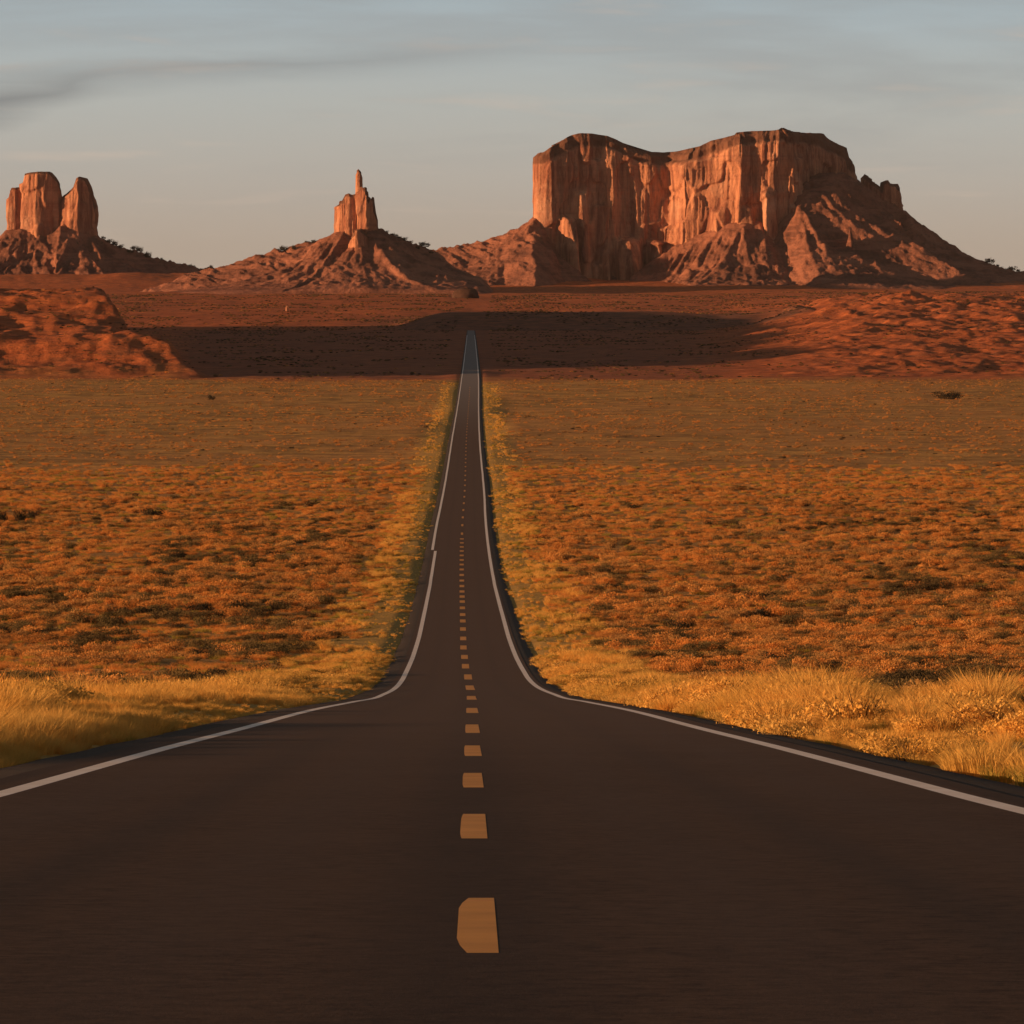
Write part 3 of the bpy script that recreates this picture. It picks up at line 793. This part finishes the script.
def gn_scatter(name, protos, pts, rot, scl, sclz, pick, tilt=None):
    """one object of countless plants: points with instanced plants"""
    coll = bpy.data.collections.new(name + "_kinds")
    objs = []
    for i, me in enumerate(protos):
        o = bpy.data.objects.new("plant_kind_%02d" % i, me); coll.objects.link(o); objs.append(o)
    me = bpy.data.meshes.new(name)
    me.vertices.add(len(pts)); me.vertices.foreach_set('co', np.asarray(pts, np.float32).ravel())
    for an, av in (('rot', rot), ('scl', scl), ('sclz', sclz)):
        at = me.attributes.new(an, 'FLOAT', 'POINT'); at.data.foreach_set('value', np.asarray(av, np.float32))
    at = me.attributes.new('pick', 'INT', 'POINT'); at.data.foreach_set('value', np.asarray(pick, np.int32))
    ob = link(name, me)
    g = bpy.data.node_groups.new(name + "_nodes", 'GeometryNodeTree')
    g.interface.new_socket('Geometry', in_out='INPUT', socket_type='NodeSocketGeometry')
    g.interface.new_socket('Geometry', in_out='OUTPUT', socket_type='NodeSocketGeometry')
    N = g.nodes; L = g.links
    gi = N.new('NodeGroupInput'); go = N.new('NodeGroupOutput')
    ci = N.new('GeometryNodeCollectionInfo'); ci.inputs['Collection'].default_value = coll
    ci.inputs['Separate Children'].default_value = True; ci.inputs['Reset Children'].default_value = True
    ip = N.new('GeometryNodeInstanceOnPoints')
    def attr(nm, typ='FLOAT'):
        a = N.new('GeometryNodeInputNamedAttribute'); a.data_type = typ; a.inputs[0].default_value = nm
        return next(s for s in a.outputs if s.enabled and s.name == 'Attribute')
    L.new(gi.outputs[0], ip.inputs['Points']); L.new(ci.outputs[0], ip.inputs['Instance'])
    ip.inputs['Pick Instance'].default_value = True
    L.new(attr('pick', 'INT'), ip.inputs['Instance Index'])
    cr = N.new('ShaderNodeCombineXYZ'); L.new(attr('rot'), cr.inputs[2])
    e2r = N.new('FunctionNodeEulerToRotation'); L.new(cr.outputs[0], e2r.inputs[0]); L.new(e2r.outputs[0], ip.inputs['Rotation'])
    cs = N.new('ShaderNodeCombineXYZ'); L.new(attr('scl'), cs.inputs[0]); L.new(attr('scl'), cs.inputs[1]); L.new(attr('sclz'), cs.inputs[2])
    L.new(cs.outputs[0], ip.inputs['Scale'])
    L.new(ip.outputs[0], go.inputs[0])
    md = ob.modifiers.new('scatter', 'NODES'); md.node_group = g
    return tag(ob, kind='stuff')


def scatter_band(n, y0, y1, half=0.125, power=1.0):
    """n points spread evenly over the ground seen between two distances"""
    Y = np.sqrt(rng.uniform(y0 ** 2, y1 ** 2, n))
    X = Y * rng.uniform(-half, half, n)
    return X, Y


# roadside grass
def verge_points(n, y0, y1, a0, a1, edge=1.4):
    Y = rng.uniform(y0, y1, n); side = np.where(rng.uniform(size=n) < 0.5, -1, 1)
    a = a0 + (a1 - a0) * rng.uniform(size=n)
    X = cenx(Y) + side * a
    return X, Y, a


gX = []; gY = []; gs = []; gk = []
for n, y0, y1, a0, a1, s0 in ((5200, 8, 60, 4.5, 11.5, 0.9), (12000, 60, 150, 4.5, 10.8, 1.15), (14000, 150, 400, 4.5, 12, 1.05), (9000, 400, 1100, 4.5, 13, 0.95), (5000, 1100, 2500, 4.5, 13, 0.9)):
    X, Y, a = verge_points(n, y0, y1, a0, a1)
    lump = fbm(X / 1.7, Y / 2.6, 3, 81)
    lump = 0.62 * fbm(X / 3.2, Y / 15, 3, 84) + 0.38 * lump
    keep = (a > 4.5 + 0.55 * vn(Y / 2.5, X * 0 + np.sign(X) * 3, 82)) & (a < a1 - 3.0 * vn(Y / 7, np.sign(X), 83)) & ((lump > 0.43) | ((a < 5.6) & (rng.uniform(size=n) < 0.6)) | (rng.uniform(size=n) < 0.22))
    X, Y, a, lump = X[keep], Y[keep], a[keep], lump[keep]
    gX.append(X); gY.append(Y); gs.append(s0 * (0.34 + 3.4 * np.clip(lump - 0.42, 0, 0.22)) * rng.uniform(0.4, 1.5, len(X)) * np.where(Y < 44, 0.4, 1) * np.where(X < cenx(Y), np.interp(a, [4.5, 9.5], [0.3, 0.9]), np.interp(a, [4.5, 8.0], [0.55, 1.0])))
    pg = sst(Y, 200, 700) * 0.5 * (a < 8) + 0.10
    gk.append(np.where(rng.uniform(size=len(X)) < pg, 4, rng.integers(0, 4, len(X))))
gX = np.concatenate(gX); gY = np.concatenate(gY); gs = np.concatenate(gs); gk = np.concatenate(gk)
pk = (rng.uniform(size=len(gX)) < 0.42) & (gY > 45) & (fbm(gX / 2.2, gY / 6, 2, 85) > 0.44) & (gs > 0.33) & ~((gX < cenx(gY)) & (gX > cenx(gY) - 8.8) & (gY < 220))
gk = np.where(pk, 5 + np.minimum((rng.uniform(size=len(gX)) * np.where(gY > 260, 3.7, 2.99)).astype(int), 3), gk); gs = np.where(pk, np.clip(gs, 0.3, 1.2) * 0.66 * rng.uniform(0.55, 1.35, len(gX)), gs)
gn_scatter("roadside_grass", tufts, np.stack([gX, gY, terrain(gX, gY) - 0.02], -1), rng.uniform(0, 6.28, len(gX)), gs * 1.15, gs, gk)

# low dry grass between the shrubs of the plain
X, Y = scatter_band(60000, 90, 1300, 0.115)
a = np.abs(X - cenx(Y)); k = (a > 8.5) & (rng.uniform(size=len(X)) < 1.05 - Y / 1350)
X, Y = X[k], Y[k]
s = rng.uniform(0.5, 1.0, len(X)) * (1 + Y / 900)
gn_scatter("dry_grass", [proto_tuft("grass_tuft", M['rust'], 530, 0.5), tufts[4]], np.stack([X, Y, terrain(X, Y) - 0.02], -1), rng.uniform(0, 6.28, len(X)), s * 1.3, s * 0.62, (rng.uniform(size=len(X)) < 0.25).astype(int))

# shrubs of the plain: the ones that show largest are objects of their own, the rest one mass
allp = []
for n, y0, y1, s0, s1 in ((6400, 110, 480, 0.5, 1.25), (14000, 480, 1250, 0.55, 1.6), (18000, 800, 2560, 0.4, 0.9)):
    X, Y = scatter_band(n, y0, y1, 0.115)
    a = np.abs(X - cenx(Y))
    clump = 0.5 * fbm(X / 9, Y / 34, 3, 91) + 0.5 * fbm(X / 30, Y / 90, 2, 95)
    keep = (a > 10.0 + 4 * vn(Y / 9, np.sign(X), 92) + np.where((Y < 260) & (X < cenx(Y)), 5.5, 0)) & (clump + 0.2 * rng.uniform(size=n) > 0.5) & ((y0 == 800) | (rng.uniform(size=n) > sst(Y, 640, 1250)))
    X, Y, clump = X[keep], Y[keep], clump[keep]
    s = rng.uniform(s0, s1, len(X))
    pat = 0.6 * fbm(X / 13, Y / 60, 3, 93) + 0.4 * fbm(X / 45, Y / 130, 3, 94)
    q = rng.uniform(size=len(X))
    fd = 1 - 0.93 * sst(Y, 600, 1250)
    dk = 0.01 + fd * 0.17 * sst(pat, 0.5, 0.68)
    ol = fd * 0.14 + fd * 0.62 * sst(pat, 0.50, 0.68)
    kd = np.where(q < dk, 3, np.where(q < dk + ol, 2, np.where(q < dk + ol + 0.42, 0, 1)))
    allp.append(np.stack([X, Y, s, kd], -1))
allp = np.concatenate(allp)
shown = allp[:, 2] / allp[:, 1] * (np.abs(allp[:, 0] / allp[:, 1]) < 0.0895)
order = np.argsort(-shown)
near, rest = order[:285], order[285:]
flat = [m for k, _ in kinds for m in shr[k]]
start = np.cumsum([0] + [n for _, n in kinds])[:4]
cnt = np.array([n for _, n in kinds])
R = allp[rest]
pick = start[R[:, 3].astype(int)] + (rng.uniform(size=len(R)) * cnt[R[:, 3].astype(int)]).astype(int)
gn_scatter("desert_brush", flat, np.stack([R[:, 0], R[:, 1], terrain(R[:, 0], R[:, 1]) - 0.03], -1), rng.uniform(0, 6.28, len(R)), R[:, 2], R[:, 2] * rng.uniform(0.7, 1.1, len(R)), pick)

# scrub of the red valley and its banks
X, Y = scatter_band(60000, 2560, 8300, 0.1)
pat = fbm(X / 28, Y / 80, 4, 96)
k = (pat > np.where(Y < 5200, 0.56, 0.52)) & (np.abs(X - cenx(Y)) > 14)
X, Y = X[k], Y[k]
s = rng.uniform(0.6, 1.4, len(X)) * np.where(Y > 5200, 1.5, 1)
gn_scatter("valley_scrub", flat, np.stack([X, Y, terrain(X, Y) - 0.1], -1), rng.uniform(0, 6.28, len(X)), s, s * 0.9, np.where(rng.uniform(size=len(X)) < 0.93, rng.integers(5, 9, len(X)), rng.integers(0, 5, len(X))))

kname = ['rust', 'tan', 'olive', 'dark']
kword = ['rust orange', 'pale tan', 'dull olive', 'dark brown']
for i in near:
    X, Y, s, kd = allp[i]; kd = int(kd)
    side = 'left' if X < cenx(Y) else 'right'
    o = link("shrub", shr[kname[kd]][int(rng.integers(0, cnt[kd]))], None, (X, Y, float(terrain(X, Y)) - 0.03))
    o.rotation_euler = (0, 0, rng.uniform(0, 6.28)); o.scale = (s, s, s * rng.uniform(0.7, 1.1))
    tag(o, "low %s brush mound on the near plain beyond the grass %s of the road" % (kword[kd], side), "shrub", "%s shrubs on the near plain %s of the road" % (kword[kd], side))


def ground_at(px, py):
    """where the line of sight through a picture point meets the land"""
    Y = np.geomspace(60, 8200, 9000)
    X = (px - 512) / F * Y
    ray = ZC + (HZ - py) / F * Y
    hit = np.flatnonzero(terrain(X, Y) >= ray)
    k = hit[0] if len(hit) else len(Y) - 1
    return X[k], Y[k], float(terrain(X[k:k + 1], Y[k:k + 1])[0])


big = proto_shrub("shrub_dark_big", M['dark'], 901, 900, 0.8, 0.06)
for px, py, wpx, hpx, label in ((948, 399, 17, 8, "lone wide black bush on the far plain at right below the red hills"),
                                (4, 522, 7, 11, "dark bush cut by the left edge of the picture on the plain"),
                                (19, 523, 8, 14, "tall dark bush second from the left edge on the orange plain"),
                                (34, 519, 8, 10, "dark bush third from the left edge on the orange plain"),
                                (151, 517, 14, 9, "dark flat bush in the middle of the left plain"),
                                (760, 602, 19, 12, "dark wide bush on the right plain above the olive patch"),
                                (212, 400, 5, 5, "tiny dark bush at the foot of the left red hill")):
    X, Y, z = ground_at(px, py)
    o = link("shrub", big, None, (X, Y, z - 0.05))
    w = wpx / F * Y; h = hpx / F * Y
    o.scale = (w * 1.05, w * 1.05, h / 0.8); o.rotation_euler = (0, 0, px)
    tag(o, label, "shrub")


# junipers along the skyline: tapered trunk and a loose crown
def juniper_meshes(seed):
    a = leafballs(260, 0.62, 0.85, 0.11, seed, 9)
    v, f = a; v = v * [1.5, 1.5, 1.0] + [0, 0, 0.02]
    n = 7; t = np.linspace(0, 2 * math.pi, n, endpoint=False)
    rows = [np.stack([r * np.cos(t) + dx, r * np.sin(t), np.full(n, z)], -1) for z, r, dx in ((-0.1, .075, 0), (0.2, .055, .02), (0.45, .04, .0), (0.8, .015, .03))]
    return make_mesh("juniper_crown", v, f, [M['dark']]), make_mesh("juniper_trunk", np.concatenate(rows), grid_faces(4, n, True), [M['twig']])


JM = [juniper_meshes(950 + i) for i in range(3)]
DG = bpy.context.evaluated_depsgraph_get()
DG.update()


def skyline_z(X, Y, lo=-60):
    hit, loc, *_ = S.ray_cast(DG, Vector((X, Y, 900)), Vector((0, 0, -1)))
    return loc.z if hit else 0.0


jspots = []
for px0, px1, n, Yd, where in ((99, 150, 8, YL, "on the ridge just right of the three-towered butte"), (386, 432, 8, YS, "on the dark ridge right of the spire butte"),
                               (158, 224, 7, YL + 20, "on the low saddle between the two left buttes"), (988, 1022, 6, YM, "on the ridge foot at the far right of the mesa"),
                               (283, 322, 4, YS, "on the sloping ridge left of the spire butte")):
    for k in range(n):
        px = px0 + (px1 - px0) * (k + rng.uniform(0.1, 0.9)) / n
        Y = Yd + rng.uniform(10, 34); X = px2x(px, Y)
        c, tr = JM[int(rng.integers(0, 3))]
        h = rng.uniform(4.5, 9.5) if rng.uniform() < 0.75 else rng.uniform(9, 13)
        root = thing("juniper_tree", (X, Y, skyline_z(X, Y) - 0.4), "dark juniper tree " + where, "tree", "juniper trees " + where)
        root.scale = (h * rng.uniform(0.6, 1.0), h * 0.8, h * 0.85)
        link("crown", c, root); link("trunk", tr, root)


# two loose rocks that stand out
def boulder(name, loc, dims, seed, m, label):
    n1, n2 = 26, 34
    th = np.linspace(0.02, math.pi - 0.02, n1)[:, None]; ph = np.linspace(0, 2 * math.pi, n2, endpoint=False)[None]
    d = 0.74 + 0.5 * fbm(np.sin(th) * np.cos(ph) * 1.7 + 5, np.cos(th) * 1.7 + np.sin(th) * np.sin(ph) * 1.7, 4, seed)
    e = 0.72
    X = np.sign(np.sin(th) * np.cos(ph)) * np.abs(np.sin(th) * np.cos(ph)) ** e * d * dims[0]
    Yv = np.sign(np.sin(th) * np.sin(ph)) * np.abs(np.sin(th) * np.sin(ph)) ** e * d * dims[1]
    Z = np.sign(np.cos(th)) * np.abs(np.cos(th)) ** e * d * dims[2] + 0 * ph
    me = make_mesh(name, np.stack([X, Yv, Z], -1).reshape(-1, 3), grid_faces(n1, n2, True), [m])
    return tag(link(name, me, None, loc), label, "rock")


X, Y, z = ground_at(465, 298); Y = min(Y, 8150); X = px2x(465, Y); z = float(terrain(np.array([X]), np.array([Y]))[0])
boulder("rock_outcrop", (X, Y, z), (17, 12, 13), 77, M['darkrock'], "dark rock outcrop on the rise straight beyond the end of the road")
X, Y, z = ground_at(287, 311)
boulder("boulder", (X, Y, z + 1), (1.6, 1.6, 5.0), 78, M['rock'], "small upright sunlit rock on the shaded rise left of the road")


# ------------------------------------------------------------------ the evening air
def build_haze():
    v = np.array([[x, y, z] for x in (-54000.0, 54000.0) for y in (-900.0, 30500.0) for z in (-46.0, 420.0)])
    f = np.array([[0, 1, 3, 2], [4, 6, 7, 5], [0, 4, 5, 1], [2, 3, 7, 6], [0, 2, 6, 4], [1, 5, 7, 3]])
    m = bpy.data.materials.new("haze"); m.use_nodes = True
    t = NT(m.node_tree); t.n.clear()
    out = t.new('ShaderNodeOutputMaterial'); pv = t.new('ShaderNodeVolumePrincipled')
    pv.inputs['Color'].default_value = (0.92, 0.86, 0.82, 1); pv.inputs['Density'].default_value = HAZE
    t.l.new(pv.outputs[0], out.inputs['Volume'])
    tag(link("haze", make_mesh("haze", v, f, [m])), kind='stuff')


build_haze()
